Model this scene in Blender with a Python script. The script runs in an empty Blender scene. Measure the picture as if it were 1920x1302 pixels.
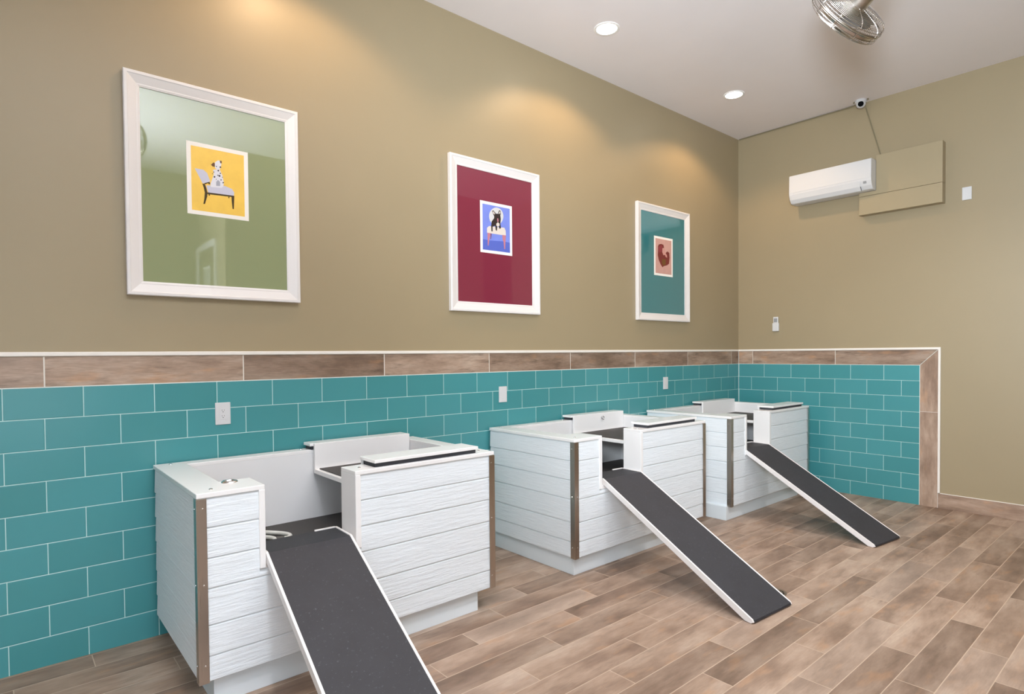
import bpy, bmesh, math, random
from math import pi, sin, cos, radians
from mathutils import Vector, Matrix

SC = bpy.context.scene
COL = SC.collection

# ------------------------------------------------------------------ camera
W_PX, H_PX = 1920.0, 1302.0
F_PX = 1119.109
YAW, PITCH, ROLL = 0.71044, -0.02051, -0.00855
cam_d = bpy.data.cameras.new('camera')
cam = bpy.data.objects.new('camera', cam_d)
COL.objects.link(cam)
SC.camera = cam
fwd = Vector((sin(YAW)*cos(PITCH), cos(YAW)*cos(PITCH), sin(PITCH)))
rt0 = Vector((cos(YAW), -sin(YAW), 0))
up0 = rt0.cross(fwd)
rt = cos(ROLL)*rt0 + sin(ROLL)*up0
up = -sin(ROLL)*rt0 + cos(ROLL)*up0
m = Matrix.Identity(4)
for i in range(3):
    m[i][0], m[i][1], m[i][2] = rt[i], up[i], -fwd[i]
m.translation = Vector((-6.90036, -3.74638, 1.53434))
cam.matrix_world = m
cam_d.sensor_fit = 'HORIZONTAL'
cam_d.sensor_width = 36.0
cam_d.lens = F_PX/W_PX*36.0
cam_d.shift_x = 0.0
cam_d.shift_y = 35.718/W_PX
cam_d.clip_start = 0.05

# ------------------------------------------------------------------ view, world, lights
SC.view_settings.view_transform = 'Standard'
SC.view_settings.look = 'None'
SC.view_settings.gamma = 1.0
SC.view_settings.use_curve_mapping = False
SC.view_settings.exposure = 0.12
SC.cycles.diffuse_bounces = 8
SC.cycles.max_bounces = 12

world = bpy.data.worlds.new('world')
SC.world = world
world.use_nodes = True
wbg = world.node_tree.nodes['Background']
wbg.inputs['Color'].default_value = (0.80, 0.90, 1.0, 1)
wbg.inputs['Strength'].default_value = 0.6

def area_light(name, loc, rot, sx, sy, power, color, spread=180):
    d = bpy.data.lights.new(name, 'AREA')
    d.shape = 'RECTANGLE'; d.size = sx; d.size_y = sy
    d.energy = power; d.color = color; d.spread = radians(spread)
    o = bpy.data.objects.new(name, d)
    o.location = loc; o.rotation_euler = rot
    COL.objects.link(o)
    return o

# daylight coming in through the shop windows behind the camera
DAY = (0.78, 0.90, 1.0)
UPFILL = (1.0, 0.97, 0.93)        # upward fill lights added at the same windows to brighten the ceiling
P_REAR, P_SIDE, P_UPFILL_R, P_UPFILL_S = 75, 10, 14, 10
area_light('daylight_rear', (-9.0, -5.93, 1.85), (radians(92), 0, 0), 6.2, 3.1, P_REAR, DAY)
area_light('daylight_side', (-16.13, -3.0, 1.95), (radians(92), 0, radians(-90)), 4.8, 3.3, P_SIDE, DAY)
area_light('upfill_rear', (-9.0, -5.95, .9), (radians(140), 0, 0), 6.0, 1.1, P_UPFILL_R, UPFILL)
area_light('upfill_side', (-16.15, -3.0, .9), (radians(125), 0, radians(-90)), 4.7, 1.1, P_UPFILL_S, UPFILL)
LAMP = (1.0, 0.66, 0.36)
LAMP_MID = (0.94, 0.96, 1.0)  # for the unseen mid-ceiling row, added as fill
LAMP_W, FILL_MID_W = 44, 195
# the photographer's flash, a little above the camera and turned up towards the far ceiling
FLASH_W = 1380
fd = bpy.data.lights.new('camera_flash', 'SPOT')
fd.energy = FLASH_W; fd.color = (0.82, 0.92, 1.0); fd.spot_size = radians(112); fd.spot_blend = 1.0; fd.shadow_soft_size = .34
fo = bpy.data.objects.new('camera_flash', fd); COL.objects.link(fo)
fo.location = (-7.25, -3.9, 2.1)
fo.rotation_euler = (Vector((-1.0, -2.2, 4.6))-fo.location).to_track_quat('-Z', 'Y').to_euler()
# and its second head bounced off the ceiling over the camera
BOUNCE_W = 1800
bd = bpy.data.lights.new('bounce_flash', 'SPOT')
bd.energy = BOUNCE_W; bd.color = (0.80, 0.91, 1.0); bd.spot_size = radians(96); bd.spot_blend = 1.0; bd.shadow_soft_size = .16
bo = bpy.data.objects.new('bounce_flash', bd); COL.objects.link(bo)
bo.location = (-7.25, -3.9, 2.2)
bo.rotation_euler = (Vector((-6.3, -3.9, 4.1))-bo.location).to_track_quat('-Z', 'Y').to_euler()
CEIL = 4.126

# ------------------------------------------------------------------ helpers
def srgb(r, g, b):
    def f(c):
        c /= 255.0
        return c/12.92 if c <= .04045 else ((c+.055)/1.055)**2.4
    return (f(r), f(g), f(b), 1.0)

class NT:
    """small wrapper for building node trees"""
    def __init__(s, name, rough=.5, metal=0.0, spec=.5):
        s.mat = bpy.data.materials.new(name)
        s.mat.use_nodes = True
        s.t = s.mat.node_tree
        s.b = s.t.nodes['Principled BSDF']
        s.b.inputs['Roughness'].default_value = rough
        s.b.inputs['Metallic'].default_value = metal
        s.b.inputs['Specular IOR Level'].default_value = spec
    def n(s, k, **kw):
        o = s.t.nodes.new(k)
        for a, v in kw.items(): setattr(o, a, v)
        return o
    def put(s, inp, v):
        if hasattr(v, 'bl_idname') or isinstance(v, bpy.types.NodeSocket): s.t.links.new(v, inp)
        else: inp.default_value = v
    def m(s, op, a, b=0.0, c=0.0):
        o = s.n('ShaderNodeMath', operation=op)
        for i, v in enumerate((a, b, c)): s.put(o.inputs[i], v)
        return o.outputs[0]
    def xyz(s):
        g = s.n('ShaderNodeNewGeometry'); x = s.n('ShaderNodeSeparateXYZ')
        s.t.links.new(g.outputs['Position'], x.inputs[0]); return x.outputs
    def obj(s):
        g = s.n('ShaderNodeTexCoord'); x = s.n('ShaderNodeSeparateXYZ')
        s.t.links.new(g.outputs['Object'], x.inputs[0]); return x.outputs
    def vec(s, x, y, z):
        o = s.n('ShaderNodeCombineXYZ')
        for i, v in enumerate((x, y, z)): s.put(o.inputs[i], v)
        return o.outputs[0]
    def noise(s, v, scale, detail=3.0, rough=.55, out=0):
        o = s.n('ShaderNodeTexNoise')
        s.put(o.inputs['Vector'], v); o.inputs['Scale'].default_value = scale
        o.inputs['Detail'].default_value = detail; o.inputs['Roughness'].default_value = rough
        return o.outputs[out]
    def white(s, v):
        o = s.n('ShaderNodeTexWhiteNoise', noise_dimensions='3D')
        s.put(o.inputs['Vector'], v); return o
    def mix(s, f, a, b, mode='MIX'):
        o = s.n('ShaderNodeMix', data_type='RGBA', blend_type=mode)
        s.put(o.inputs[0], f); s.put(o.inputs[6], a); s.put(o.inputs[7], b)
        return o.outputs[2]
    def ramp(s, v, stops):
        o = s.n('ShaderNodeValToRGB'); e = o.color_ramp.elements
        while len(e) < len(stops): e.new(.5)
        for k, (p, c) in zip(e, stops): k.position = p; k.color = c
        s.put(o.inputs[0], v); return o.outputs[0]
    def smooth(s, v, lo, hi):
        o = s.n('ShaderNodeMapRange', interpolation_type='SMOOTHSTEP')
        s.put(o.inputs[0], v); o.inputs[1].default_value = lo; o.inputs[2].default_value = hi
        return o.outputs[0]
    def bump(s, h, strength, dist=.002):
        o = s.n('ShaderNodeBump'); o.inputs['Strength'].default_value = strength
        o.inputs['Distance'].default_value = dist
        s.put(o.inputs['Height'], h); s.t.links.new(o.outputs[0], s.b.inputs['Normal'])
    def col(s, v): s.put(s.b.inputs['Base Color'], v); return s
    def rough(s, v): s.put(s.b.inputs['Roughness'], v)

def plain(name, c, rough=.5, metal=0.0, spec=.5):
    t = NT(name, rough, metal, spec); t.col(c); return t.mat

def mat_wall(name, c):
    t = NT(name, .42, 0, .5)
    x = t.xyz(); v = t.vec(x[0], x[1], x[2])
    n = t.noise(v, 2.2, 3)
    t.col(t.mix(n, tuple(q*.97 for q in c[:3])+(1,), tuple(min(1, q*1.03) for q in c[:3])+(1,)))
    t.bump(t.noise(v, 260, 2), .12, .001)
    return t.mat

def wood_tile(name, axis, roww, rowoff, ulen, uoff, shift, nshift=3.0, groutw=.004, tint=1.0, groutc=(196, 176, 156), grain=1.0):
    """wood-look porcelain planks; axis picks (along, across) from the position"""
    t = NT(name, .42, 0, .45)
    p = t.xyz()
    def pick(a):
        return p['xyz'.index(a[-1])] if a[0] != '-' else t.m('MULTIPLY', p['xyz'.index(a[-1])], -1.0)
    u, v = pick(axis[0]), pick(axis[1])
    vr = t.m('DIVIDE', t.m('SUBTRACT', v, rowoff), roww)
    row = t.m('FLOOR', vr); fv = t.m('SUBTRACT', vr, row)
    sh = t.m('MULTIPLY', t.m('FLOORED_MODULO', row, nshift), shift)
    ur = t.m('DIVIDE', t.m('ADD', t.m('SUBTRACT', u, uoff), sh), ulen)
    idx = t.m('FLOOR', ur); fu = t.m('SUBTRACT', ur, idx)
    du = t.m('MULTIPLY', t.m('MINIMUM', fu, t.m('SUBTRACT', 1.0, fu)), ulen)
    dv = t.m('MULTIPLY', t.m('MINIMUM', fv, t.m('SUBTRACT', 1.0, fv)), roww)
    d = t.m('MINIMUM', du, dv)
    tile = t.smooth(d, groutw*.5-.0006, groutw*.5+.0008)
    wn = t.white(t.vec(row, idx, 3.7))
    r1 = wn.outputs['Value']
    sep = t.n('ShaderNodeSeparateXYZ'); t.t.links.new(wn.outputs['Color'], sep.inputs[0])
    r2, r3 = sep.outputs[0], sep.outputs[1]
    ou = t.m('ADD', u, t.m('MULTIPLY', r1, 37.0)); ov = t.m('ADD', v, t.m('MULTIPLY', r2, 19.0))
    big = t.noise(t.vec(t.m('MULTIPLY', ou, 1.9), t.m('MULTIPLY', ov, 6.0), r3), 1.0, 5, .6)
    mid = t.noise(t.vec(t.m('MULTIPLY', ou, 3.4), t.m('MULTIPLY', ov, 20.0), r1), 1.0, 5, .66)
    fine = t.noise(t.vec(t.m('MULTIPLY', ou, 16.0), t.m('MULTIPLY', ov, 150.0), r2), 1.0, 3, .6)
    base = t.ramp(big, [(.22, srgb(104, 80, 63)), (.42, srgb(146, 118, 97)), (.56, srgb(172, 144, 122)), (.74, srgb(194, 170, 149))])
    base = t.mix(t.m('MULTIPLY', t.smooth(mid, .52, .80), min(1.0, .55*grain)), base, srgb(98, 76, 60))
    base = t.mix(t.m('MULTIPLY', t.smooth(t.noise(t.vec(t.m('MULTIPLY', ou, 3.1), t.m('MULTIPLY', ov, 9.0), r3), 1.3, 2), .56, .74), min(1.0, .5*grain)), base, srgb(186, 140, 100))
    base = t.mix(t.m('MULTIPLY', t.smooth(r2, .5, 1.0), .35), base, srgb(140, 128, 118))
    val = t.m('MULTIPLY', t.m('ADD', .70, t.m('MULTIPLY', r1, .48)), tint)
    val = t.m('MULTIPLY', val, t.m('ADD', 1-.22*grain, t.m('MULTIPLY', fine, .44*grain)))
    hsv = t.n('ShaderNodeHueSaturation')
    t.put(hsv.inputs['Value'], val); t.put(hsv.inputs['Color'], base)
    hsv.inputs['Saturation'].default_value = .92
    t.col(t.mix(tile, srgb(*groutc), hsv.outputs[0]))
    t.rough(t.m('ADD', .36, t.m('MULTIPLY', fine, .2)))
    t.bump(t.m('ADD', tile, t.m('MULTIPLY', fine, .12)), .35, .002)
    return t.mat

def teal_tile(name, axis, z0, pitch, w, off0, g=.0036):
    t = NT(name, .2, 0, .5)
    p = t.xyz(); u, z = p['xyz'.index(axis)], p[2]
    vr = t.m('DIVIDE', t.m('SUBTRACT', z0, z), pitch)
    row = t.m('FLOOR', vr); fv = t.m('SUBTRACT', vr, row)
    sh = t.m('MULTIPLY', t.m('FLOORED_MODULO', row, 2.0), .5)
    ur = t.m('ADD', t.m('DIVIDE', t.m('SUBTRACT', u, off0), w), sh)
    idx = t.m('FLOOR', ur); fu = t.m('SUBTRACT', ur, idx)
    du = t.m('MULTIPLY', t.m('MINIMUM', fu, t.m('SUBTRACT', 1.0, fu)), w)
    dv = t.m('MULTIPLY', t.m('MINIMUM', fv, t.m('SUBTRACT', 1.0, fv)), pitch)
    d = t.m('MINIMUM', du, dv)
    tile = t.smooth(d, g*.5-.0005, g*.5+.0007)
    edge = t.smooth(d, g*.5-.0005, g*.5+.004)
    rnd = t.white(t.vec(row, idx, 1.3)).outputs['Value']
    cloud = t.noise(t.vec(u, z, rnd), 3.0, 2)
    c = t.mix(rnd, srgb(66, 138, 141), srgb(75, 148, 152))
    c = t.mix(t.m('MULTIPLY', cloud, .25), c, srgb(64, 137, 149))
    t.col(t.mix(tile, srgb(178, 212, 210), c))
    t.rough(t.m('SUBTRACT', .75, t.m('MULTIPLY', tile, .5)))
    t.bump(edge, .5, .0015)
    return t.mat

def white_board(name, axis):
    """white painted fibre-cement boards with raised wood grain"""
    t = NT(name, .45, 0, .45)
    p = t.xyz(); u = p['xyz'.index(axis)]; z = p[2]
    n1 = t.noise(t.vec(t.m('MULTIPLY', u, 7.0), 0.0, t.m('MULTIPLY', z, 75.0)), 1.0, 5, .65)
    n2 = t.noise(t.vec(t.m('MULTIPLY', u, 2.0), 4.0, t.m('MULTIPLY', z, 16.0)), 1.0, 3, .5)
    h = t.m('ADD', t.m('MULTIPLY', n1, .7), t.m('MULTIPLY', n2, .6))
    t.col(t.mix(n1, srgb(222, 228, 233), srgb(235, 240, 243)))
    t.bump(h, .8, .007)
    return t.mat

def rubber(name, c1, c2, speck):
    t = NT(name, .62, 0, .4)
    p = t.obj(); v = t.vec(p[0], p[1], p[2])
    n = t.noise(v, 9.0, 4, .6)
    s = t.noise(v, 70.0, 3, .75)
    c = t.mix(n, c1, c2)
    t.col(t.mix(t.m('MULTIPLY', t.smooth(s, .60, .75), .55), c, speck))
    t.bump(t.noise(v, 420, 2), .35, .0012)
    return t.mat

def brushed(name, c, rough=.32):
    t = NT(name, rough, 1.0)
    p = t.obj()
    n = t.noise(t.vec(t.m('MULTIPLY', p[0], 400.0), t.m('MULTIPLY', p[1], 400.0), t.m('MULTIPLY', p[2], 3.0)), 1.0, 2)
    t.col(c); t.rough(t.m('ADD', rough-.08, t.m('MULTIPLY', n, .16)))
    return t.mat

def emit(name, c, k):
    t = NT(name); t.col((0, 0, 0, 1))
    t.b.inputs['Emission Color'].default_value = c
    t.b.inputs['Emission Strength'].default_value = k
    return t.mat

class MB:
    """collects shapes, builds ONE mesh object"""
    def __init__(s): s.bm = bmesh.new(); s.mi = 0
    def _post(s, faces, bevel, seg=2):
        for f in faces: f.material_index = s.mi
    def box(s, x0, x1, y0, y1, z0, z1, bevel=0.0, seg=2):
        x0, x1 = min(x0, x1), max(x0, x1); y0, y1 = min(y0, y1), max(y0, y1); z0, z1 = min(z0, z1), max(z0, z1)
        b = bmesh.new()
        r = bmesh.ops.create_cube(b, size=1.0)
        for v in b.verts:
            v.co = Vector(((x0+x1)/2+v.co.x*(x1-x0), (y0+y1)/2+v.co.y*(y1-y0), (z0+z1)/2+v.co.z*(z1-z0)))
        if bevel > 0:
            bmesh.ops.bevel(b, geom=b.edges[:], offset=bevel, segments=seg, affect='EDGES', profile=.5)
        s.merge(b); return s
    def merge(s, b, mat=None):
        if mat is not None: b.transform(mat)
        for f in b.faces: f.material_index = s.mi
        me = bpy.data.meshes.new('tmp'); b.to_mesh(me); b.free()
        s.bm.from_mesh(me); bpy.data.meshes.remove(me)
    def prism(s, pts, axis, a0, a1, bevel=0.0, seg=2):
        """polygon pts in the plane across axis, extruded a0..a1. x:(y,z) y:(x,z) z:(x,y)"""
        b = bmesh.new()
        def P(p, a):
            return {'x': (a, p[0], p[1]), 'y': (p[0], a, p[1]), 'z': (p[0], p[1], a)}[axis]
        v0 = [b.verts.new(P(p, a0)) for p in pts]; v1 = [b.verts.new(P(p, a1)) for p in pts]
        n = len(pts)
        b.faces.new(v0); b.faces.new(v1)
        for i in range(n): b.faces.new((v0[i], v0[(i+1) % n], v1[(i+1) % n], v1[i]))
        bmesh.ops.recalc_face_normals(b, faces=b.faces[:])
        if bevel > 0:
            bmesh.ops.bevel(b, geom=b.edges[:], offset=bevel, segments=seg, affect='EDGES', profile=.5)
        s.merge(b); return s
    def cyl(s, p0, p1, r0, r1=None, n=24, bevel=0.0):
        r1 = r0 if r1 is None else r1
        p0, p1 = Vector(p0), Vector(p1); d = p1-p0
        b = bmesh.new()
        bmesh.ops.create_cone(b, cap_ends=True, segments=n, radius1=r0, radius2=r1, depth=d.length)
        if bevel > 0:
            ed = [e for e in b.edges if any(len(f.verts) > 4 for f in e.link_faces)]
            bmesh.ops.bevel(b, geom=ed, offset=bevel, segments=2, affect='EDGES')
        q = d.to_track_quat('Z', 'Y').to_matrix().to_4x4(); q.translation = (p0+p1)/2
        s.merge(b, q); return s
    def lathe(s, prof, n=40, mat=None):
        """prof: list of (r, z), spun about z"""
        b = bmesh.new(); rings = []
        for r, z in prof:
            if r < 1e-6: rings.append([b.verts.new((0, 0, z))])
            else: rings.append([b.verts.new((r*cos(2*pi*i/n), r*sin(2*pi*i/n), z)) for i in range(n)])
        for A, B in zip(rings, rings[1:]):
            for i in range(n):
                a, a2 = A[i % len(A)], A[(i+1) % len(A)]; c, c2 = B[i % len(B)], B[(i+1) % len(B)]
                q = [a, a2, c2, c]; u = []
                for w in q:
                    if w not in u: u.append(w)
                if len(u) >= 3: b.faces.new(u)
        bmesh.ops.recalc_face_normals(b, faces=b.faces[:])
        s.merge(b, mat); return s
    def tube(s, pts, r, n=8, closed=False):
        pts = [Vector(p) for p in pts]; N = len(pts); b = bmesh.new(); rings = []
        nrm = None
        for i, p in enumerate(pts):
            if closed: d = pts[(i+1) % N]-pts[i-1]
            else: d = pts[min(i+1, N-1)]-pts[max(i-1, 0)]
            d.normalize()
            if nrm is None: nrm = d.orthogonal().normalized()
            nrm = (nrm-d*nrm.dot(d)).normalized()
            bi = d.cross(nrm)
            rings.append([b.verts.new(p+(nrm*cos(2*pi*k/n)+bi*sin(2*pi*k/n))*r) for k in range(n)])
        for i in range(N if closed else N-1):
            A, B = rings[i], rings[(i+1) % N]
            for k in range(n): b.faces.new((A[k], A[(k+1) % n], B[(k+1) % n], B[k]))
        if not closed:
            b.faces.new(rings[0]); b.faces.new(rings[-1])
        bmesh.ops.recalc_face_normals(b, faces=b.faces[:])
        s.merge(b); return s
    def build(s, name, mats, parent=None, loc=(0, 0, 0), smooth=False):
        me = bpy.data.meshes.new(name); s.bm.to_mesh(me); s.bm.free()
        for mm in (mats if isinstance(mats, (list, tuple)) else [mats]): me.materials.append(mm)
        if smooth:
            for f in me.polygons: f.use_smooth = True
            me.set_sharp_from_angle(angle=radians(40))
        o = bpy.data.objects.new(name, me); COL.objects.link(o)
        o.location = loc
        if parent: o.parent = parent
        return o

def thing(name, label, cat, loc=(0, 0, 0), rz=0.0, group=None):
    o = bpy.data.objects.new(name, None); COL.objects.link(o)
    o.empty_display_size = .1
    o.location = loc; o.rotation_euler = (0, 0, rz)
    return tag(o, label, cat, group)
def tag(o, label, cat, group=None):
    o['label'] = label; o['category'] = cat
    if group: o['group'] = group
    return o
def struct(o): o['kind'] = 'structure'; return o

# smooth interpolation through points
def spline(pts, k=8):
    P = [Vector(p) for p in pts]; out = []
    for i in range(len(P)-1):
        a, b, c, d = P[max(i-1, 0)], P[i], P[i+1], P[min(i+2, len(P)-1)]
        for j in range(k):
            t = j/k
            out.append(.5*((2*b)+(c-a)*t+(2*a-5*b+4*c-d)*t*t+(3*b-a-3*c+d)*t**3))
    out.append(P[-1]); return out
ART = {
'dal': [
  ('lav', [(-0.124,0.055),(-0.079,0.055),(-0.06,0.04),(-0.044,-0.005),(-0.073,-0.02),(-0.084,-0.024)]),
  ('lav', [(-0.066,-0.031),(0.034,-0.017),(0.072,-0.028),(0.085,-0.046),(0.083,-0.066),(-0.056,-0.07)]),
  ('dk', [(-0.086,-0.025),(-0.073,-0.024),(-0.065,-0.048),(-0.06,-0.075),(-0.062,-0.095),(-0.074,-0.138),(-0.083,-0.14),(-0.077,-0.109),(-0.074,-0.073),(-0.079,-0.047)]),
  ('dk', [(-0.075,-0.02),(-0.048,-0.008),(-0.044,-0.021),(-0.053,-0.022),(-0.055,-0.017),(-0.072,-0.026)]),
  ('dk', [(-0.06,-0.07),(0.085,-0.066),(0.083,-0.075),(0.071,-0.075),(-0.06,-0.08)]),
  ('dk', [(0.069,-0.071),(0.085,-0.069),(0.081,-0.144),(0.074,-0.145),(0.07,-0.097)]),
  ('dk', [(-0.054,-0.08),(-0.047,-0.08),(-0.047,-0.087),(-0.054,-0.087)]),
  ('dk', [(0.052,-0.076),(0.058,-0.076),(0.057,-0.085),(0.052,-0.085)]),
  ('wh', [(-0.028,0.065),(0.006,0.076),(0.022,0.039),(0.029,0.0),(0.026,-0.02),(0.015,-0.032),(-0.041,-0.036),(-0.044,-0.021),(-0.033,0.013),(-0.025,0.038)]),
  ('wh', [(-0.016,0.111),(-0.001,0.124),(0.016,0.124),(0.017,0.106),(0.013,0.081),(-0.002,0.07),(-0.017,0.076),(-0.02,0.095)]),
  ('br', [(-0.039,0.091),(-0.025,0.108),(-0.018,0.103),(-0.018,0.083),(-0.03,0.083)]),
  ('br', [(0.008,0.124),(0.019,0.125),(0.019,0.111),(0.012,0.109)]),
  ('gr', [(-0.013,-0.003),(-0.003,0.011),(0.008,0.001),(0.008,-0.022),(-0.013,-0.025)]),
  ('dk2', [(-0.007,0.087),(-0.008,0.085),(-0.01,0.084),(-0.012,0.084),(-0.013,0.086),(-0.012,0.089),(-0.01,0.09),(-0.008,0.09)]),
  ('dk2', [(0.016,0.088),(0.015,0.084),(0.011,0.082),(0.008,0.083),(0.006,0.086),(0.008,0.09),(0.011,0.092),(0.015,0.091)]),
  ('dk2', [(0.004,0.066),(0.003,0.062),(0.0,0.06),(-0.003,0.061),(-0.005,0.064),(-0.003,0.068),(0.0,0.07),(0.003,0.069)]),
  ('dk2', [(-0.022,0.053),(-0.022,0.05),(-0.025,0.049),(-0.027,0.05),(-0.027,0.052),(-0.027,0.054),(-0.024,0.055),(-0.022,0.055)]),
  ('dk2', [(0.014,0.052),(0.013,0.049),(0.011,0.047),(0.008,0.048),(0.007,0.05),(0.008,0.053),(0.011,0.055),(0.013,0.054)]),
  ('dk2', [(-0.016,0.026),(-0.018,0.022),(-0.021,0.02),(-0.025,0.021),(-0.026,0.024),(-0.025,0.028),(-0.021,0.03),(-0.018,0.029)]),
  ('dk2', [(0.011,0.036),(0.009,0.032),(0.006,0.03),(0.002,0.031),(0.0,0.034),(0.002,0.039),(0.006,0.041),(0.009,0.04)]),
  ('dk2', [(0.0,0.038),(0.0,0.036),(-0.003,0.034),(-0.005,0.035),(-0.006,0.037),(-0.005,0.04),(-0.002,0.041),(0.0,0.04)]),
  ('dk2', [(0.017,0.014),(0.016,0.011),(0.014,0.01),(0.011,0.011),(0.01,0.013),(0.011,0.016),(0.014,0.017),(0.016,0.017)]),
  ('dk2', [(0.029,0.0),(0.027,-0.003),(0.025,-0.004),(0.022,-0.004),(0.021,-0.001),(0.022,0.002),(0.025,0.004),(0.028,0.003)]),
  ('dk2', [(-0.03,0.041),(-0.031,0.039),(-0.032,0.038),(-0.034,0.039),(-0.034,0.04),(-0.034,0.042),(-0.032,0.043),(-0.03,0.043)]),
  ('dk2', [(-0.01,0.013),(-0.011,0.011),(-0.012,0.01),(-0.014,0.011),(-0.014,0.012),(-0.014,0.014),(-0.012,0.015),(-0.011,0.015)]),
  ('dk2', [(0.023,0.031),(0.022,0.029),(0.021,0.028),(0.019,0.029),(0.019,0.03),(0.019,0.032),(0.021,0.033),(0.023,0.033)]),
],
'bul': [
  ('blue2', [(-0.1405,-0.1),(-0.0575,-0.102),(0.0655,-0.094),(0.1405,-0.097),(0.1415,-0.179),(-0.1415,-0.182)]),
  ('grey', [(0.0735,0.11),(0.0705,0.091),(0.0625,0.073),(0.0505,0.056),(0.0345,0.043),(0.0165,0.034),(-0.0025,0.029),(-0.0225,0.028),(-0.0395,0.033),(-0.0555,0.042),(-0.0665,0.055),(-0.0735,0.071),(-0.0755,0.088),(-0.0735,0.107),(-0.0655,0.125),(-0.0535,0.141),(-0.0385,0.154),(-0.0205,0.164),(-0.0015,0.17),(0.0185,0.17),(0.0365,0.166),(0.0515,0.157),(0.0635,0.144),(0.0705,0.128)]),
  ('cream', [(-0.0975,-0.006),(-0.0765,0.011),(0.0835,0.018),(0.0965,-0.005),(0.0985,-0.042),(0.0395,-0.045),(-0.0405,-0.045),(-0.0985,-0.044)]),
  ('pink', [(-0.0935,-0.045),(-0.0615,-0.044),(-0.0755,-0.096),(-0.0835,-0.146),(-0.0915,-0.146),(-0.0915,-0.102)]),
  ('pink', [(0.0605,-0.043),(0.0985,-0.042),(0.0925,-0.097),(0.0895,-0.155),(0.0785,-0.156),(0.0735,-0.099),(0.0625,-0.075)]),
  ('purp', [(-0.0645,-0.046),(-0.0485,-0.046),(-0.0575,-0.09),(-0.0655,-0.095)]),
  ('blk', [(-0.0555,0.016),(-0.0505,0.049),(-0.0235,0.082),(-0.0235,0.11),(0.0035,0.122),(0.0405,0.12),(0.0455,0.083),(0.0405,0.045),(0.0475,0.009),(0.0285,0.003),(0.0235,0.027),(0.0075,0.016),(0.0045,-0.017),(-0.0085,-0.014),(-0.0135,0.022),(-0.0405,0.01),(-0.0405,-0.027),(-0.0535,-0.028)]),
  ('blk', [(-0.0435,0.136),(-0.0305,0.142),(-0.0095,0.125),(-0.0075,0.104),(-0.0285,0.101)]),
  ('blk', [(0.0195,0.133),(0.0305,0.153),(0.0435,0.149),(0.0465,0.12),(0.0245,0.115)]),
  ('cream', [(-0.0365,0.133),(-0.0285,0.134),(-0.0175,0.121),(-0.0205,0.109),(-0.0315,0.117)]),
  ('cream', [(0.0275,0.134),(0.0335,0.145),(0.0405,0.142),(0.0405,0.126),(0.0315,0.122)]),
  ('cream', [(-0.0025,0.038),(0.0135,0.054),(0.0315,0.044),(0.0315,0.028),(0.0125,0.017),(-0.0005,0.024)]),
  ('pink', [(0.0075,0.082),(0.0165,0.087),(0.0215,0.068),(0.0185,0.055),(0.0085,0.057)]),
],
'dac': [
  ('choc', [(-0.099,0.096),(-0.085,0.119),(-0.044,0.13),(-0.003,0.125),(0.008,0.099),(-0.003,0.074),(-0.01,0.04),(0.031,0.012),(0.039,0.045),(0.067,0.063),(0.102,0.052),(0.109,0.003),(0.098,-0.064),(0.066,-0.083),(0.003,-0.099),(-0.021,-0.113),(-0.052,-0.086),(-0.086,-0.04),(-0.103,0.007),(-0.099,0.047)]),
  ('pale', [(-0.02,0.088),(0.011,0.096),(0.021,0.076),(0.025,0.048),(0.059,0.023),(0.063,-0.005),(0.031,0.004),(-0.003,0.017),(-0.024,0.047)]),
  ('olv', [(-0.024,-0.026),(0.038,-0.024),(0.038,-0.077),(-0.004,-0.097),(-0.031,-0.067)]),
  ('red', [(-0.092,0.092),(-0.037,0.119),(-0.017,0.109),(-0.031,0.054),(-0.079,0.033),(-0.092,0.056)]),
  ('choc', [(-0.021,0.007),(0.025,0.024),(0.035,0.004),(0.028,-0.011),(-0.017,-0.009)]),
],
}
# ------------------------------------------------------------------ materials
M = {}
M['wall'] = mat_wall('olive_paint', srgb(159, 144, 115))
M['ceiling'] = mat_wall('ceiling_white', srgb(238, 232, 233))
M['floor'] = wood_tile('wood_plank_floor', ('x', '-y'), .1555, .015, .9375, -2.815, .3125, tint=.88, groutc=(182, 160, 140))
M['border_l'] = wood_tile('wood_border', ('x', 'z'), .1554, 1.3877, .9373, -1.106, 0.0, groutc=(220, 214, 204), groutw=.006, tint=.95, grain=1.7)
M['border_r'] = wood_tile('wood_border_right', ('y', 'z'), .1554, 1.3877, .936, -.182, 0.0, groutc=(220, 214, 204), groutw=.005, tint=1.05, grain=1.7)
M['border_v'] = wood_tile('wood_border_upright', ('z', '-y'), .153, 1.905, .937, .929, 0.0, groutc=(214, 206, 198), groutw=.003, tint=1.12)
M['base_r'] = wood_tile('wood_baseboard', ('y', 'z'), .3, -.1, .937, -2.06, 0.0, groutc=(214, 206, 198), groutw=.003, tint=1.16)
M['tile_l'] = teal_tile('teal_tile', 'x', 1.3877, .1554, .31637, -.24676)
M['tile_r'] = teal_tile('teal_tile_right', 'y', 1.3877, .1554, .31637, -1.90522)
M['trim'] = plain('trim_white', srgb(236, 230, 222), .35)
M['grout'] = plain('caulk_white', srgb(214, 222, 218), .6)
M['solid'] = plain('solid_surface_white', srgb(238, 236, 235), .16)
M['solid2'] = plain('tub_liner_white', srgb(232, 231, 231), .25)
M['board_x'] = white_board('white_board_front', 'x')
M['board_y'] = white_board('white_board_side', 'y')
M['kick'] = plain('kick_white', srgb(222, 229, 233), .4)
M['steel'] = brushed('brushed_steel', (.52, .48, .44, 1), .30)
M['chrome'] = plain('chrome', (.8, .8, .8, 1), .12, 1.0)
M['rubber'] = rubber('ramp_rubber', srgb(42, 41, 45), srgb(52, 52, 57), srgb(92, 94, 100))
M['rubber2'] = rubber('tub_mat_rubber', srgb(52, 49, 48), srgb(66, 62, 60), srgb(92, 88, 84))
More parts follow.
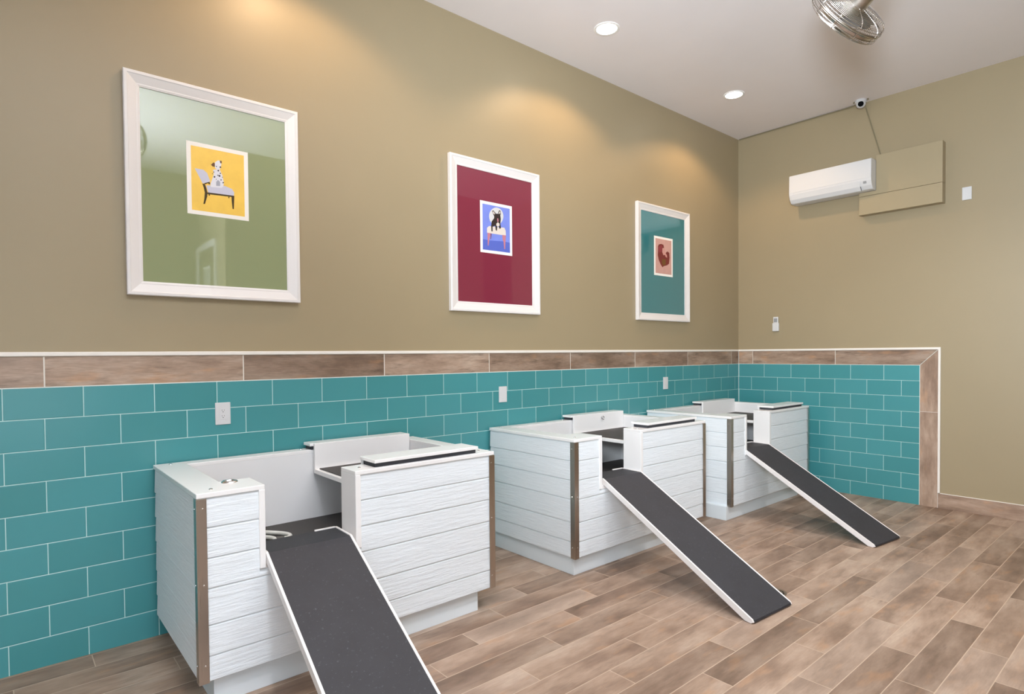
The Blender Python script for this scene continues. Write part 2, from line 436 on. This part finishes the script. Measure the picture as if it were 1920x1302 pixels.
M['foam'] = plain('black_foam', srgb(52, 53, 58), .8)
M['frame'] = plain('frame_white', srgb(228, 224, 222), .35)
M['plastic'] = plain('white_plastic', srgb(212, 212, 213), .3)
M['grey'] = plain('grey_plastic', srgb(150, 152, 154), .4)
M['dark'] = plain('dark_slot', srgb(70, 68, 64), .5)
M['black'] = plain('black_lens', srgb(8, 8, 9), .6, 0, .05)
M['box'] = mat_wall('olive_box_paint', srgb(165, 150, 120))
M['cable'] = plain('painted_cable', srgb(128, 118, 92), .5)
M['hose'] = plain('grey_hose', srgb(206, 206, 200), .35)
M['nickel'] = plain('brushed_nickel', (.62, .58, .54, 1), .22, 1.0)
M['drain'] = plain('drain_metal', (.30, .25, .20, 1), .4, 1.0)
M['lampglow'] = emit('lamp_glow', (1.0, .93, .82, 1), 14.0)
M['lampring'] = plain('lamp_ring', srgb(245, 243, 240), .4)

def art_mat(name, c): return plain(name, srgb(*c), .65, 0, .2)
AC = dict(lav=(205, 205, 222), dk=(75, 62, 40), dk2=(60, 55, 62), wh=(228, 228, 236), br=(112, 82, 60), gr=(170, 172, 186),
          blue2=(88, 104, 190), grey=(205, 205, 205), cream=(216, 206, 196), pink=(190, 122, 134), purp=(120, 92, 130), blk=(52, 42, 40),
          choc=(122, 56, 50), pale=(206, 152, 142), olv=(116, 80, 42), red=(140, 62, 66), paper=(246, 242, 236), stone=(196, 192, 182))
for k, c in AC.items(): M['art_'+k] = art_mat('print_'+k, c)
def mat_board(name, c):
    t = NT(name, .04, 0, .5); t.col(srgb(*c)); t.b.inputs['IOR'].default_value = 1.5
    t.b.inputs['Coat Weight'].default_value = 1.0; t.b.inputs['Coat Roughness'].default_value = .0
    return t.mat
def bg(name, c):
    t = NT(name, .3, 0, .3); x = t.obj()
    n = t.noise(t.vec(x[0], x[1], x[2]), 14.0, 3)
    t.col(t.mix(n, srgb(*[q*.93 for q in c]), srgb(*[min(255, q*1.05) for q in c]))); return t.mat

# ------------------------------------------------------------------ the room
XW, YB = -16.0, -5.8          # far side wall and rear wall behind the camera
b = MB(); b.box(XW, 0, YB, 0, -.12, 0)
floor = struct(b.build('floor', M['floor']))
b = MB(); b.box(XW-.15, .15, YB-.15, .15, CEIL, CEIL+.15)
struct(b.build('ceiling', M['ceiling']))
b = MB(); b.box(XW-.15, .156, .006, .156, -.12, CEIL)
wl = struct(b.build('wall_left', M['wall']))
b = MB(); b.box(.006, .156, YB-.15, .006, -.12, CEIL)
wr = struct(b.build('wall_right', M['wall']))
# side wall with the shop window (behind the camera, to its left)
b = MB()
y0, y1, z0, z1 = -5.4, -.6, .3, 3.6
b.box(XW-.15, XW, YB-.15, y0, -.12, CEIL); b.box(XW-.15, XW, y1, .006, -.12, CEIL)
b.box(XW-.15, XW, y0, y1, -.12, z0); b.box(XW-.15, XW, y0, y1, z1, CEIL)
struct(b.build('wall_side', M['wall']))
b = MB()
for yy in (y0, -3.83, -2.23, y1-.06): b.box(XW-.10, XW-.04, yy, yy+.06, z0, z1, .004)
for zz in (z0, z1-.06): b.box(XW-.10, XW-.04, y0+.06, y1-.06, zz, zz+.06, .004)
struct(b.build('window_1', M['trim']))
# rear wall: big shop window, then the olive block that juts into the room
b = MB()
x0, x1 = -12.1, -5.9
b.box(XW, x0, YB-.15, YB, -.12, CEIL); b.box(x1, 0.006, YB-.15, YB, -.12, CEIL)
b.box(x0, x1, YB-.15, YB, -.12, z0); b.box(x0, x1, YB-.15, YB, z1, CEIL)
struct(b.build('wall_rear', M['wall']))
b = MB()
for xx in (x0, -10.06, -8.0, x1-.06): b.box(xx, xx+.06, YB-.10, YB-.04, z0, z1, .004)
for zz in (z0, z1-.06): b.box(x0+.06, x1-.06, YB-.10, YB-.04, zz, zz+.06, .004)
struct(b.build('window_2', M['trim']))
b = MB(); b.box(-4.73, -.66, YB, -4.25, 0, CEIL)
struct(b.build('wall_block', M['wall']))

# tiled wainscot on the two visible walls (tile faces at y = 0 and x = 0)
Z1, Z2, ZT = 1.3877, 1.5420, 1.5630
b = MB(); b.box(XW, 0, 0, .006, 0, Z1); b.build('tile_panel', M['tile_l'], wl)
b = MB(); b.box(XW, 0, 0, .006, Z1, Z2); b.build('wood_border', M['border_l'], wl)
b = MB(); b.box(0, .006, -1.905, 0, 0, Z1); b.build('tile_panel', M['tile_r'], wr)
b = MB(); b.prism([(0, Z1), (-1.905, Z1), (-2.058, Z2), (0, Z2)], 'x', 0, .006); b.build('wood_border', M['border_r'], wr)
b = MB(); b.prism([(-1.9068, 0), (-2.058, 0), (-2.058, Z2-.002), (-1.9068, Z1-.002)], 'x', 0, .006); b.build('wood_border', M['border_v'], wr)
# thin pale joints: inside corner, border mitre, border lower edge
b = MB()
b.box(-.004, 0, -.004, 0, 0, Z2)
b.box(XW, -.004, -.0006, 0, Z1-.0022, Z1+.0022)
b.build('grout_line', M['grout'], wl)
b = MB()
b.box(-.0006, 0, -1.905, -.004, Z1-.002, Z1+.002)
b.box(-.0006, 0, -1.9072, -1.9032, 0, Z1)
b.prism([(-1.9035, Z1+.001), (-1.9065, Z1-.001), (-2.0585, Z2-.001), (-2.0555, Z2+.001)], 'x', -.0006, 0)
b.build('grout_line', M['grout'], wr)
# white pencil trim
b = MB(); b.box(XW, -.001, -.009, .006, Z2, ZT, .003)
struct(b.build('trim_1', M['trim']))
b = MB()
b.prism([(0.0, Z2), (-2.058, Z2), (-2.058, .146), (-2.0775, .146), (-2.0775, ZT), (0.0, ZT)], 'x', -.009, .006, .002)
struct(b.build('trim_2', M['trim']))
b = MB(); b.box(-.004, .006, YB, -2.0585, 0, .141, .001)
bb = struct(b.build('baseboard_right', M['base_r']))
b = MB(); b.box(-.006, .006, YB, -2.0785, .141, .146, .001)
b.build('top_edge', M['trim'], bb)

# ------------------------------------------------------------------ dog wash tubs
TW, TD, TZ = 1.63, .93, .947
PLK = [.925, .795, .662, .530, .370, .235, .125]
OX0, OX1 = .285, .728          # ramp opening
def plank_profile(zt, zb, yf, yb, lap=.004):
    # each board leans out towards its lower edge, with a fine shadow joint on top
    return [(yb, zb), (yf-lap+.002, zb), (yf-lap, zb+.003), (yf-lap, zb+.012), (yf-.001, zt-.009), (yf+.003, zt-.003), (yf+.003, zt), (yb, zt)]

def make_tub(x0, label, grommet=False, kick=(.06, 1.52)):
    t = thing('dog_wash_tub', label, 'dog bath tub', (x0, -.022, 0), 0, 'dog wash tubs along the tiled wall')
    F = -TD                     # front face
    # top deck, one C-shaped slab open at the ramp
    b = MB()
    b.prism([(0, 0), (TW, 0), (TW, F), (OX1, F), (OX1, -.765), (1.53, -.765), (1.53, -.095), (.147, -.095), (.147, -.715), (OX0, -.715), (OX0, F), (0, F)], 'z', .925, TZ, .003)
    deck = b.build('deck', M['solid'], t)
    # jambs and sill of the ramp opening
    b = MB()
    b.box(OX0-.027, OX0, F-.002, -.715, .565, .926, .003)
    b.box(OX1, OX1+.030, F-.002, -.765, .555, .926, .003)
    b.box(OX0, OX1, F+.01, -.73, .560, .590, .003)
    b.build('opening_jamb', M['solid'], t)
    # boarded front
    b = MB()
    yf, yb = F+.008, F+.028
    for zt, zb in zip(PLK, PLK[1:]):
        segs = []
        if zt <= .56: segs = [(.032, TW-.032, zt, zb)]
        elif zb >= .55: segs = [(.032, OX0-.027, zt, zb), (OX1+.03, TW-.032, zt, zb)]
        else: segs = [(.032, OX0-.027, zt, zb), (OX1+.03, TW-.032, zt, zb), (OX0-.027, OX1+.03, .560, zb)]
        for a, c, q, w in segs: b.prism(plank_profile(q, w, yf, yb), 'x', a, c)
    b.box(.03, OX0-.02, F+.028, F+.04, .125, .925); b.box(OX1+.02, TW-.03, F+.028, F+.04, .125, .925)
    b.box(OX0-.02, OX1+.02, F+.028, F+.04, .125, .56)
    b.build('front_panel', M['board_x'], t)
    for sgn in (0, 1):
        b = MB()
        for zt, zb in zip(PLK, PLK[1:]):
            pr = plank_profile(zt, zb, .009, .028, .005)
            pr = [(x if not sgn else TW-x, z) for x, z in pr]
            b.prism(pr, 'y', F+.032, -.004)
        b.box(.028 if not sgn else TW-.04, .04 if not sgn else TW-.028, F+.04, -.004, .125, .925)
        b.build('side_panel', M['board_y'], t)
    # steel corner angles with screws
    for sgn in (0, 1):
        b = MB()
        X = lambda v: v if not sgn else TW-v
        b.prism([(X(-.002), F-.002), (X(.040), F-.002), (X(.040), F+.001), (X(.001), F+.001), (X(.001), F+.040), (X(-.002), F+.040)], 'z', .122, .9245, .0012, 2)
        ct = b.build('corner_angle', M['steel'], t)
        for zz in (.88, .55, .20):
            for fx in (0, 1):
                b = MB()
                if fx: b.cyl((X(.024), F-.002, zz), (X(.024), F-.0045, zz), .0042, .003, 12)
                else: b.cyl((X(-.002), F+.024, zz), (X(-.0045), F+.024, zz), .0042, .003, 12)
                b.build('screw', M['chrome'], ct)
    b = MB(); b.box(kick[0], kick[1], F+.034, -.03, 0, .127, .002)
    b.build('toe_kick', M['kick'], t)
    # inside
    b = MB()
    b.box(.13, 1.545, -.095, -.07, .49, .926)
    b.box(.12, .147, -.73, -.07, .49, .926)
    b.box(1.53, 1.555, -.78, -.07, .49, .926)
    b.box(OX1+.001, 1.545, -.765, -.79, .49, .926)
    b.box(.12, OX0-.001, -.715, -.74, .49, .926)
    b.box(OX0, OX1, -.735, -.76, .49, .562)
    b.box(.12, 1.555, -.79, -.07, .47, .50)
    b.build('basin', M['solid2'], t)
    b = MB(); b.box(.149, 1.528, -.733, -.097, .50, .522, .004)
    b.build('floor_mat', M['rubber2'], t)
    # capped screws on the deck
    for cx, cy in ((.075, -.048), (.075, -.862), (.80, -.030), (.79, -.85), (1.575, -.845), (1.56, -.05)):
        b = MB(); b.lathe([(0, .004), (.004, .004), (.0075, .0025), (.0085, 0), (0, 0)], 16)
        b.build('deck_screw', M['chrome'], t, (cx, cy, TZ), True)
    if grommet:
        b = MB(); b.lathe([(.0, .001), (.021, .001), (.024, .006), (.030, .007), (.035, .003), (.036, 0), (0, 0)], 28)
        b.build('hose_grommet', M['chrome'], t, (.182, -.755, TZ), True)
    return t

# lift-out grooming seat hooked over the front and back edges of a tub
def make_seat(x0, label, eye=False):
    t = thing('lift_out_seat', label, 'grooming seat', (x0, -.022, 0), 0, 'lift-out seats hooked over the tubs')
    a, c = .850, 1.527
    b = MB(); b.box(a, c, -.762, -.126, .800, .828, .003)
    b.build('tray', M['solid'], t)
    b = MB(); b.box(a+.022, c-.012, -.748, -.142, .828, .834, .002)
    b.build('tray_mat', M['rubber2'], t)
    b = MB()
    b.box(a, c, -.126, -.106, .800, .987, .003)
    b.box(a-.022, c, -.106, -.004, .969, .987, .003)
    b.build('back_guard', M['solid'], t)
    b = MB()
    b.box(a-.004, c-.004, -.914, -.745, .969, .987, .003)
    b.box(a, c, -.762, -.746, .800, .969, .002)
    b.build('front_guard', M['solid'], t)
    b = MB(); b.box(a-.010, c-.01, -.098, -.012, TZ, .969); b.build('foam_strip', M['foam'], t)
    b = MB(); b.box(a+.005, c-.014, -.900, -.770, TZ, .969); b.build('foam_strip', M['foam'], t)
    if eye:
        b = MB()
        b.cyl((1.215, -.126, .944), (1.215, -.131, .944), .014, n=20)
        b.tube([(1.215+.014*cos(k*pi/8), -.142, .944+.014*sin(k*pi/8)) for k in range(16)], .0045, 6, True)
        b.cyl((1.215, -.131, .944), (1.215, -.14, .944), .004, n=10)
        b.cyl((1.238, -.126, .938), (1.238, -.134, .938), .006, n=12)
        b.build('tether_eye', M['chrome'], t, smooth=True)
    return t

# ramp: flat landing over the sill, then a long slope to the floor
def make_ramp(xc, rz, label, lips=(True, True), length=1.165, w=.418, zt=.630):
    t = thing('ramp', label, 'ramp', (xc, -.952, 0), rz, 'ramps leading up to the tubs')
    h = w/2; s = (zt-.020)/length
    zl = zt-.028
    # side profile (y, z) in the ramp's own frame: crease at y = 0, foot at y = -length
    top = [(.195, zt), (0, zt), (-length, .020)]
    def prof(up, dn):
        return [(.195, zt+up), (0.004, zt+up), (-length+.004, .020+up), (-length-.004, .010), (-length+.012, .001), (-length+.05, .0035), (0, zt-dn-.004), (.195, zt-dn)]
    b = MB(); b.prism(prof(-.006, .026), 'x', -h+.010, h-.010)
    b.build('deck', M['frame'], t)
    b = MB()
    P = [(.193, zt-.0055), (0, zt-.0055), (-length+.004, .0145), (-length-.002, .008), (-length-.0055, .0085), (-length-.002, .0195), (0, zt-.001), (.193, zt-.001)]
    b.prism(P, 'x', -h+.0125, h-.0125)
    b.build('rubber_mat', M['rubber'], t)
    for q in (-1, 1):
        b = MB(); xa, xb = sorted((q*h, q*(h-.012)))
        b.prism(prof(.004, .034), 'x', xa, xb, .0015)
        b.build('side_rail', M['frame'], t)
    for on, xa, xb in ((lips[0], -h+.0125, -h*.25), (lips[1], h*.42, h-.0125)):
        if not on: continue
        b = MB(); b.box(xa, xb, .186, .196, zt-.006, zt+.006, .002)
        b.build('end_lip', M['frame'], t)
    return t

make_tub(-6.275, 'white boarded dog wash tub with a chrome hose ring, nearest the camera', True, (.064, 1.522))
make_tub(-3.942, 'white boarded dog wash tub in the middle, below the maroon dog picture', False, (.022, 1.52))
make_tub(-1.888, 'white boarded dog wash tub farthest away, tight in the tiled corner', False, (-.03, 1.43))
make_seat(-6.275, 'white lift-out seat hooked over the nearest tub, without a tether eye')
make_seat(-3.942, 'white lift-out seat with a chrome tether eye, hooked over the middle tub', True)
make_seat(-1.888, 'white lift-out seat hooked over the corner tub beside the end wall')
make_ramp(-5.780, radians(-2.2), 'black rubber ramp with white rails cut by the bottom of the photo, nearest tub', (False, True))
make_ramp(-3.424, radians(-4.0), 'black rubber ramp with white rails in front of the middle tub')
make_ramp(-1.415, radians(-7.2), 'black rubber ramp with white rails at the corner tub')

# hose lying in the nearest tub
t = thing('coiled_hose', 'pale grey hose lying coiled in the nearest tub beside the ramp top', 'hose', (-5.9, -.45, .522))
def hp(x, y, z): return (x+5.9, y+.45, z-.522)
b = MB()
b.tube(spline([hp(-6.05, -.34, .536), hp(-5.93, -.28, .536), hp(-5.80, -.275, .536), hp(-5.74, -.33, .536), hp(-5.70, -.39, .536), hp(-5.692, -.44, .537), hp(-5.715, -.475, .537), hp(-5.74, -.47, .537)]), .0115, 10)
b.tube(spline([hp(-6.06, -.42, .536), hp(-5.92, -.35, .536), hp(-5.82, -.37, .536), hp(-5.78, -.43, .536), hp(-5.80, -.50, .536), hp(-5.90, -.56, .536), hp(-6.02, -.54, .536)]), .0115, 10)
b.build('hose', M['hose'], t, smooth=True)
b = MB(); b.cyl(hp(-5.735, -.472, .537), hp(-5.775, -.462, .537), .0145, n=16, bevel=.002)
b.build('fitting', M['dark'], t)

# ------------------------------------------------------------------ framed pictures
FW, FH, FB = .925, 1.190, .076      # outside size, moulding width
def make_picture(loc, rz, label, mat_c, bg_c, art, cat='framed picture'):
    t = thing('framed_picture', label, cat, loc, rz, 'white framed dog pictures')
    # origin at centre on the wall face, picture faces -y, z up
    hw, hh = FW/2, FH/2
    sec = [(0.0, .004), (0.0, .034), (.004, .037), (.016, .037), (.020, .034), (.060, .021), (.066, .021), (.076, .018), (.076, .004)]  # (inward, out)
    b = bmesh.new(); loops = []
    for sx, sz in ((-1, -1), (1, -1), (1, 1), (-1, 1)):
        loops.append([b.verts.new((sx*(hw-i), -o, sz*(hh-i))) for i, o in sec])
    n = len(sec)
    for k in range(4):
        A, B = loops[k], loops[(k+1) % 4]
        for j in range(n): b.faces.new((A[j], A[(j+1) % n], B[(j+1) % n], B[j]))
    bmesh.ops.recalc_face_normals(b, faces=b.faces[:])
    mb = MB(); mb.merge(b)
    mb.build('frame', M['frame'], t)
    mb = MB(); mb.box(-hw+.004, hw-.004, -.006, 0, -hh+.004, hh-.004); mb.build('backing', M['frame'], t)
    mb = MB(); mb.box(-hw+FB-.006, hw-FB+.006, -.014, -.006, -hh+FB-.006, hh-FB+.006)
    mb.build('mat_board', mat_board('mat_board', mat_c), t)
    # print: white paper, painted ground, painted shapes
    pw, ph, pz = .165, .2035, .0825
    mb = MB(); mats = [M['art_paper'], bg('print_ground', bg_c)]
    mb.box(-pw, pw, -.0150, -.014, pz-ph, pz+ph)
    mb.mi = 1; q = .023
    mb.box(-pw+q, pw-q, -.0153, -.0149, pz-ph+q, pz+ph-q)
    y = -.0153
    names = []
    for nm, poly in art:
        if nm not in names: names.append(nm); mats.append(M['art_'+nm])
        mb.mi = 2+names.index(nm)
        mb.prism([(px, pzz+PZ_OFF) for px, pzz in poly], 'y', y-.0001, -.0149)
        y -= .00005
    mb.build('print', mats, t)
    return t
PZ_OFF = .0825
PC = 2.4615
make_picture((-5.914, .006, PC), 0, 'white framed picture with sage green mat, spotted dog on a chair', (140, 150, 112), (250, 203, 92), ART['dal'])
make_picture((-3.8375, .006, PC), 0, 'white framed picture with maroon mat, black dog on a blue ground', (128, 48, 66), (122, 138, 218), ART['bul'])
make_picture((-1.565, .006, PC), 0, 'white framed picture with teal mat, brown dog print, nearest the corner', (54, 122, 128), (206, 160, 150), ART['dac'])
make_picture((-4.73, -5.08, PC), radians(-90), 'white framed picture on the block wall behind the camera', (128, 112, 92), (196, 192, 182), [('stone', [(-.06, -.1), (.06, -.1), (.06, .1), (-.06, .1)])])

# ------------------------------------------------------------------ outlets and plates
def plate(loc, label, kind):
    t = thing('outlet' if kind == 'outlet' else 'wall_plate', label, 'outlet' if kind == 'outlet' else 'wall plate', loc)
    w, h = .0415, .0645
    b = MB(); b.box(-w, w, -.0065, 0, -h, h, .0025); b.build('cover', M['plastic'], t)
    if kind == 'outlet':
        b = MB(); b.box(-.0165, .0165, -.0085, -.006, -.0335, .0335, .001); o = b.build('receptacle', M['plastic'], t)
        b = MB()
        for z in (.0165, -.0165):
            b.box(-.0068, -.0050, -.0088, -.008, z-.001, z+.007); b.box(.0050, .0068, -.0088, -.008, z, z+.0065)
            b.cyl((0, -.008, z-.0068), (0, -.0088, z-.0068), .0026, n=12)
        b.build('slots', M['dark'], o)
    else:
        b = MB(); b.box(-.0165, .0165, -.0078, -.006, -.0335, .0335, .001); b.build('insert', M['plastic'], t)
    for z in (.048, -.048):
        b = MB(); b.cyl((0, -.0063, z), (0, -.0073, z), .003, n=10); b.build('screw', M['plastic'], t)
    return t
plate((-5.912, 0, 1.200), 'white electrical outlet on the teal tile above the nearest tub', 'outlet')
plate((-3.781, 0, 1.204), 'blank white plate on the teal tile above the middle tub', 'plate')
plate((-1.528, 0, 1.209), 'blank white plate on the teal tile above the corner tub', 'plate')
t = thing('wall_plate', 'square-cornered white blank plate high on the end wall beside the olive box', 'wall plate', (.006, -2.274, 3.0))
b = MB(); b.box(-.0105, 0, -.0365, .0365, -.060, .060, .0025); b.build('cover', M['plastic'], t)

# remote control in its wall cradle
t = thing('remote_control', 'small white remote with grey screen in a cradle on the end wall', 'remote control', (.006, -.466, 1.856))
b = MB(); b.box(-.019, -.006, -.029, .029, -.078, .083, .004); b.build('body', M['plastic'], t)
b = MB(); b.box(-.0195, -.0185, -.020, .020, .020, .066, .0004); b.build('screen', M['grey'], t)
b = MB(); b.box(-.026, 0, -.036, .036, -.084, .012, .004); b.build('cradle', M['plastic'], t)

# ------------------------------------------------------------------ air conditioner and pipe box
t = thing('air_conditioner', 'white wall mounted split air conditioner beside the olive pipe box', 'air conditioner', (.006, -1.125, 3.17))
hw = .411
P = [(0, .04), (0, .308), (-.200, .308), (-.214, .304), (-.222, .294), (-.228, .120), (-.224, .085), (-.205, .040), (-.175, .006), (-.15, 0), (-.03, 0)]
b = MB(); b.prism(P, 'y', -hw, hw, .004); b.build('body', M['plastic'], t)
b = MB(); b.prism([(-.221, .300), (-.2265, .112), (-.2295, .112), (-.2245, .300)], 'y', -hw+.006, hw-.006, .001); b.build('front_cover', M['plastic'], t)
b = MB(); b.prism([(-.2265, .095), (-.208, .040), (-.178, .004), (-.181, .001), (-.2115, .038), (-.230, .094)], 'y', -hw+.105, hw-.03, .001); b.build('louvre', M['plastic'], t)
b = MB(); b.prism([(-.2215, .083), (-.213, .060), (-.2145, .0595), (-.223, .0825)], 'y', -hw+.045, -hw+.075); b.build('display', M['grey'], t)
b = MB(); b.prism([(-.2095, .038), (-.1795, .002), (-.182, .0), (-.2125, .0365)], 'y', -hw+.1005, -hw+.1045); b.build('seam', M['dark'], t)

t = thing('pipe_box', 'olive painted wooden box on the end wall beside the air conditioner', 'pipe box', (.006, -1.82, 2.94))
b = MB(); b.prism([(.439, .0), (-.285, 0), (-.285, .187), (.439, .187)], 'x', -.098, 0, .002); b.build('lower_board', M['box'], t)
b = MB(); b.prism([(.439, .1895), (-.285, .1895), (-.285, .583), (.281, .583), (.281, .228), (.439, .228)], 'x', -.098, 0, .002); b.build('upper_board', M['box'], t)

# ------------------------------------------------------------------ security camera, cable and conduit
t = thing('security_camera', 'small white dome security camera under the ceiling by the end wall', 'security camera', (-.085, -1.393, CEIL))
b = MB(); b.lathe([(0, 0), (.052, 0), (.055, -.006), (.053, -.026), (.046, -.030), (0, -.030)], 32); b.build('base', M['plastic'], t, smooth=True)
dirv = Vector((-6.9, -3.7, 1.5))-Vector((-.085, -1.393, CEIL-.05)); dirv.normalize()
b = MB(); b.lathe([(.045*sin(k*pi/16), -.036-.045*cos(k*pi/16)) for k in range(0, 10)], 28); b.build('ball', M['plastic'], t, smooth=True)
b = MB(); c0 = Vector((0, 0, -.036))+dirv*.036; b.cyl(c0, c0+dirv*.014, .027, .024, n=24, bevel=.001); b.build('lens', M['black'], t, smooth=True)
for dy in (.066, -.066):
    b = MB(); b.cyl((0.0, dy, 0), (0, dy, -.012), .008, n=12)
    b.build('bracket_tab', M['cable'], t)
b = MB(); b.tube(spline([(-.03, -1.41, CEIL-.012), (-.001, -1.413, 4.07), (-.001, -1.44, 3.96), (.0, -1.52, 3.66), (-.001, -1.553, 3.53)]), .0055, 8)
tag(b.build('camera_cable', M['cable'], smooth=True), 'thin olive cable running down the end wall from the dome camera to the box', 'cable')
b = MB(); b.tube([(-.004, -.012, 4.119), (-.004, -.70, 4.118), (-.004, -1.20, 4.116), (-.015, -1.335, 4.118)], .0065, 8)
tag(b.build('conduit', M['cable'], smooth=True), 'thin olive conduit along the top edge of the end wall', 'cable')

# ------------------------------------------------------------------ recessed ceiling lamps, plus an added fill row
def make_lamp(x, y, label, power, color):
    t = thing('recessed_light', label, 'ceiling light', (x, y, CEIL), 0, 'recessed ceiling lights')
    b = MB(); b.lathe([(.080, .0), (.102, .0), (.102, -.004), (.096, -.007), (.082, -.005), (.080, .0)], 40); b.build('trim_ring', M['lampring'], t, smooth=True)
    b = MB(); b.lathe([(0, -.004), (.081, -.004), (.081, -.001), (0, -.001)], 40); b.build('diffuser', M['lampglow'], t)
    d = bpy.data.lights.new('lamp_light', 'SPOT'); d.energy = power; d.color = color
    d.spot_size = radians(138 if y > -1 else 112); d.spot_blend = .38 if y > -1 else 1.0; d.shadow_soft_size = .075
    o = bpy.data.objects.new('lamp_light', d); COL.objects.link(o); o.parent = t; o.location = (0, 0, -.03)
for x, y, lb in [(-3.165, -.600, 'glowing recessed ceiling light, the nearer of the two in view'),
              (-1.232, -.620, 'glowing recessed ceiling light, the farther of the two, by the corner'),
              (-5.50, -.600, 'recessed ceiling light above the sage green picture, out of view'),
              (-8.40, -2.60, 'added ceiling fill light farthest behind the camera, out of view'),  # from here on: unseen lamps added to lift the end wall, floor and tubs
              (-6.20, -2.60, 'added ceiling fill light just right of the camera, out of view'),
              (-3.95, -2.60, 'added ceiling fill light before the big cage fan, out of view'),
              (-1.70, -2.60, 'added ceiling fill light nearest the end wall, out of view')]:
    make_lamp(x, y, lb, LAMP_W if y > -1 else FILL_MID_W, LAMP if y > -1 else LAMP_MID)

# ------------------------------------------------------------------ caged fan hung from the ceiling
def make_fan(loc, rz, label):
    t = thing('cage_fan', label, 'ceiling fan', loc, rz, 'caged ceiling fans')
    ax = Vector((-.26, -.82, .51)).normalized()             # from the blades back to the motor
    q = ax.to_track_quat('Z', 'Y').to_matrix().to_4x4()
    R = .222
    def Q(p): return q @ Vector(p)
    def ring(r, z, w=.0022, n=56, b=None): b.tube([Q((r*cos(2*pi*i/n), r*sin(2*pi*i/n), z)) for i in range(n)], w, 5, True)
    # wire cage: concentric rings on back and front, ribs over the rim
    b = MB()
    for k in range(13):
        r = .070+k*(R-.078)/12.0
        ring(r, .062-.030*(r/R)**2.5, .0014, 56, b)
        ring(r, -.075+.030*(r/R)**2.5, .0017, 48, b)
    for z in (.022, .008, -.008, -.026, -.040): ring(R, z, .0018, 64, b)
    ring(R+.002, .0, .0035, 64, b)
    for k in range(10):
        a = 2*pi*k/10
        pts = [(.045, .058), (.12, .053), (.18, .044), (.212, .030), (R, .010), (R, -.026), (.212, -.047), (.18, -.060), (.12, -.070), (.04, -.075)]
        b.tube([Q((r*cos(a), r*sin(a), z)) for r, z in spline2(pts)], .0024, 5)
    b.lathe([(R-.010, -.030), (R-.004, -.030), (R-.004, .004), (R-.010, .004), (R-.010, -.030)], 64, q)
    b.build('cage', M['nickel'], t, smooth=True)
    b = MB(); b.lathe([(0, -.079), (.05, -.079), (.055, -.073), (.05, -.069), (0, -.069)], 32, q); b.build('badge', M['nickel'], t, smooth=True)
    for k in range(3):
        bb_ = bmesh.new()
        rows = []
        for i in range(9):
            r = .045+.155*i/8; wd = .035+.045*sin(pi*min(1, i/7.0))
            tw = radians(38-16*i/8)
            A = []
            for j in range(5):
                s = (j/4-.5)*2*wd
                v = Vector((r, s*cos(tw), s*sin(tw)*.75+.006*(1-(s/wd)**2)))
                A.append(bb_.verts.new(v))
            rows.append(A)
        for A, B in zip(rows, rows[1:]):
            for j in range(4): bb_.faces.new((A[j], A[j+1], B[j+1], B[j]))
        bmesh.ops.solidify(bb_, geom=bb_.faces[:], thickness=.002)
        mb = MB(); mb.merge(bb_, q @ Matrix.Rotation(2*pi*k/3, 4, 'Z'))
        mb.build('blade', M['blade'], t, smooth=True)
    b = MB(); b.lathe([(0, -.05), (.045, -.05), (.05, -.04), (.05, .040), (.058, .042), (.062, .046), (.062, .23), (.056, .24), (0, .24)], 36, q); b.build('motor', M['steel_fan'], t, smooth=True)
    # arm to the hub, hub and ceiling canopy
    e = Q((0, 0, .19)); hub = e+ax*.18+Vector((0, -.04, .04))
    b = MB(); b.tube(spline([Q((0, 0, .17)), Q((0, 0, .30)), hub]), .019, 12); b.build('arm', M['steel_fan'], t, smooth=True)
    topz = CEIL-loc[2]
    b = MB(); b.cyl(hub-Vector((0, 0, .06)), hub+Vector((0, 0, .06)), .06, n=32, bevel=.008)
    b.cyl(hub, (hub.x, hub.y, topz-.02), .016, n=16)
    b.cyl((hub.x, hub.y, topz-.04), (hub.x, hub.y, topz), .055, .075, n=32, bevel=.004)
    b.build('mount', M['steel_fan'], t, smooth=True)
    return t
def spline2(pts): return [(v.x, v.y) for v in spline([(p[0], p[1], 0) for p in pts], 3)]
M['blade'] = plain('fan_blade', (.20, .18, .16, 1), .6, 0.0, .3)
M['steel_fan'] = plain('satin_nickel', (.58, .54, .49, 1), .3, 1.0)
make_fan((-3.10, -2.37, 3.505), 0, 'round nickel cage fan hanging at the top edge of the photo')
make_fan((-6.05, -2.62, 3.485), 0, 'round nickel cage fan above the camera, out of view')

# ------------------------------------------------------------------ floor drain
t = thing('floor_drain', 'small round metal drain in the floor beside the middle ramp foot', 'drain', (-3.182, -1.968, 0))
t.scale = (1.22, 1.22, 1)
b = MB(); b.lathe([(.048, .0005), (.060, .0005), (.060, .003), (.056, .004), (.050, .003), (.048, .0005)], 32); b.build('rim', M['drain'], t, smooth=True)
b = MB(); b.lathe([(0, .0004), (.049, .0004), (.049, .001), (0, .001)], 32); b.build('well', M['black'], t)
b = MB()
for r in (.014, .026, .038): b.lathe([(r-.004, .001), (r-.004, .003), (r+.003, .003), (r+.003, .001)], 32)
for k in range(6): b.box(-.0015, .0015, 0, .05, .001, .003) if False else b.prism([(0.004*cos(k*pi/3+1.57), .004*sin(k*pi/3+1.57)), (.049*cos(k*pi/3-.05), .049*sin(k*pi/3-.05)), (.049*cos(k*pi/3+.05), .049*sin(k*pi/3+.05))], 'z', .001, .003)
b.build('grate', M['drain'], t)
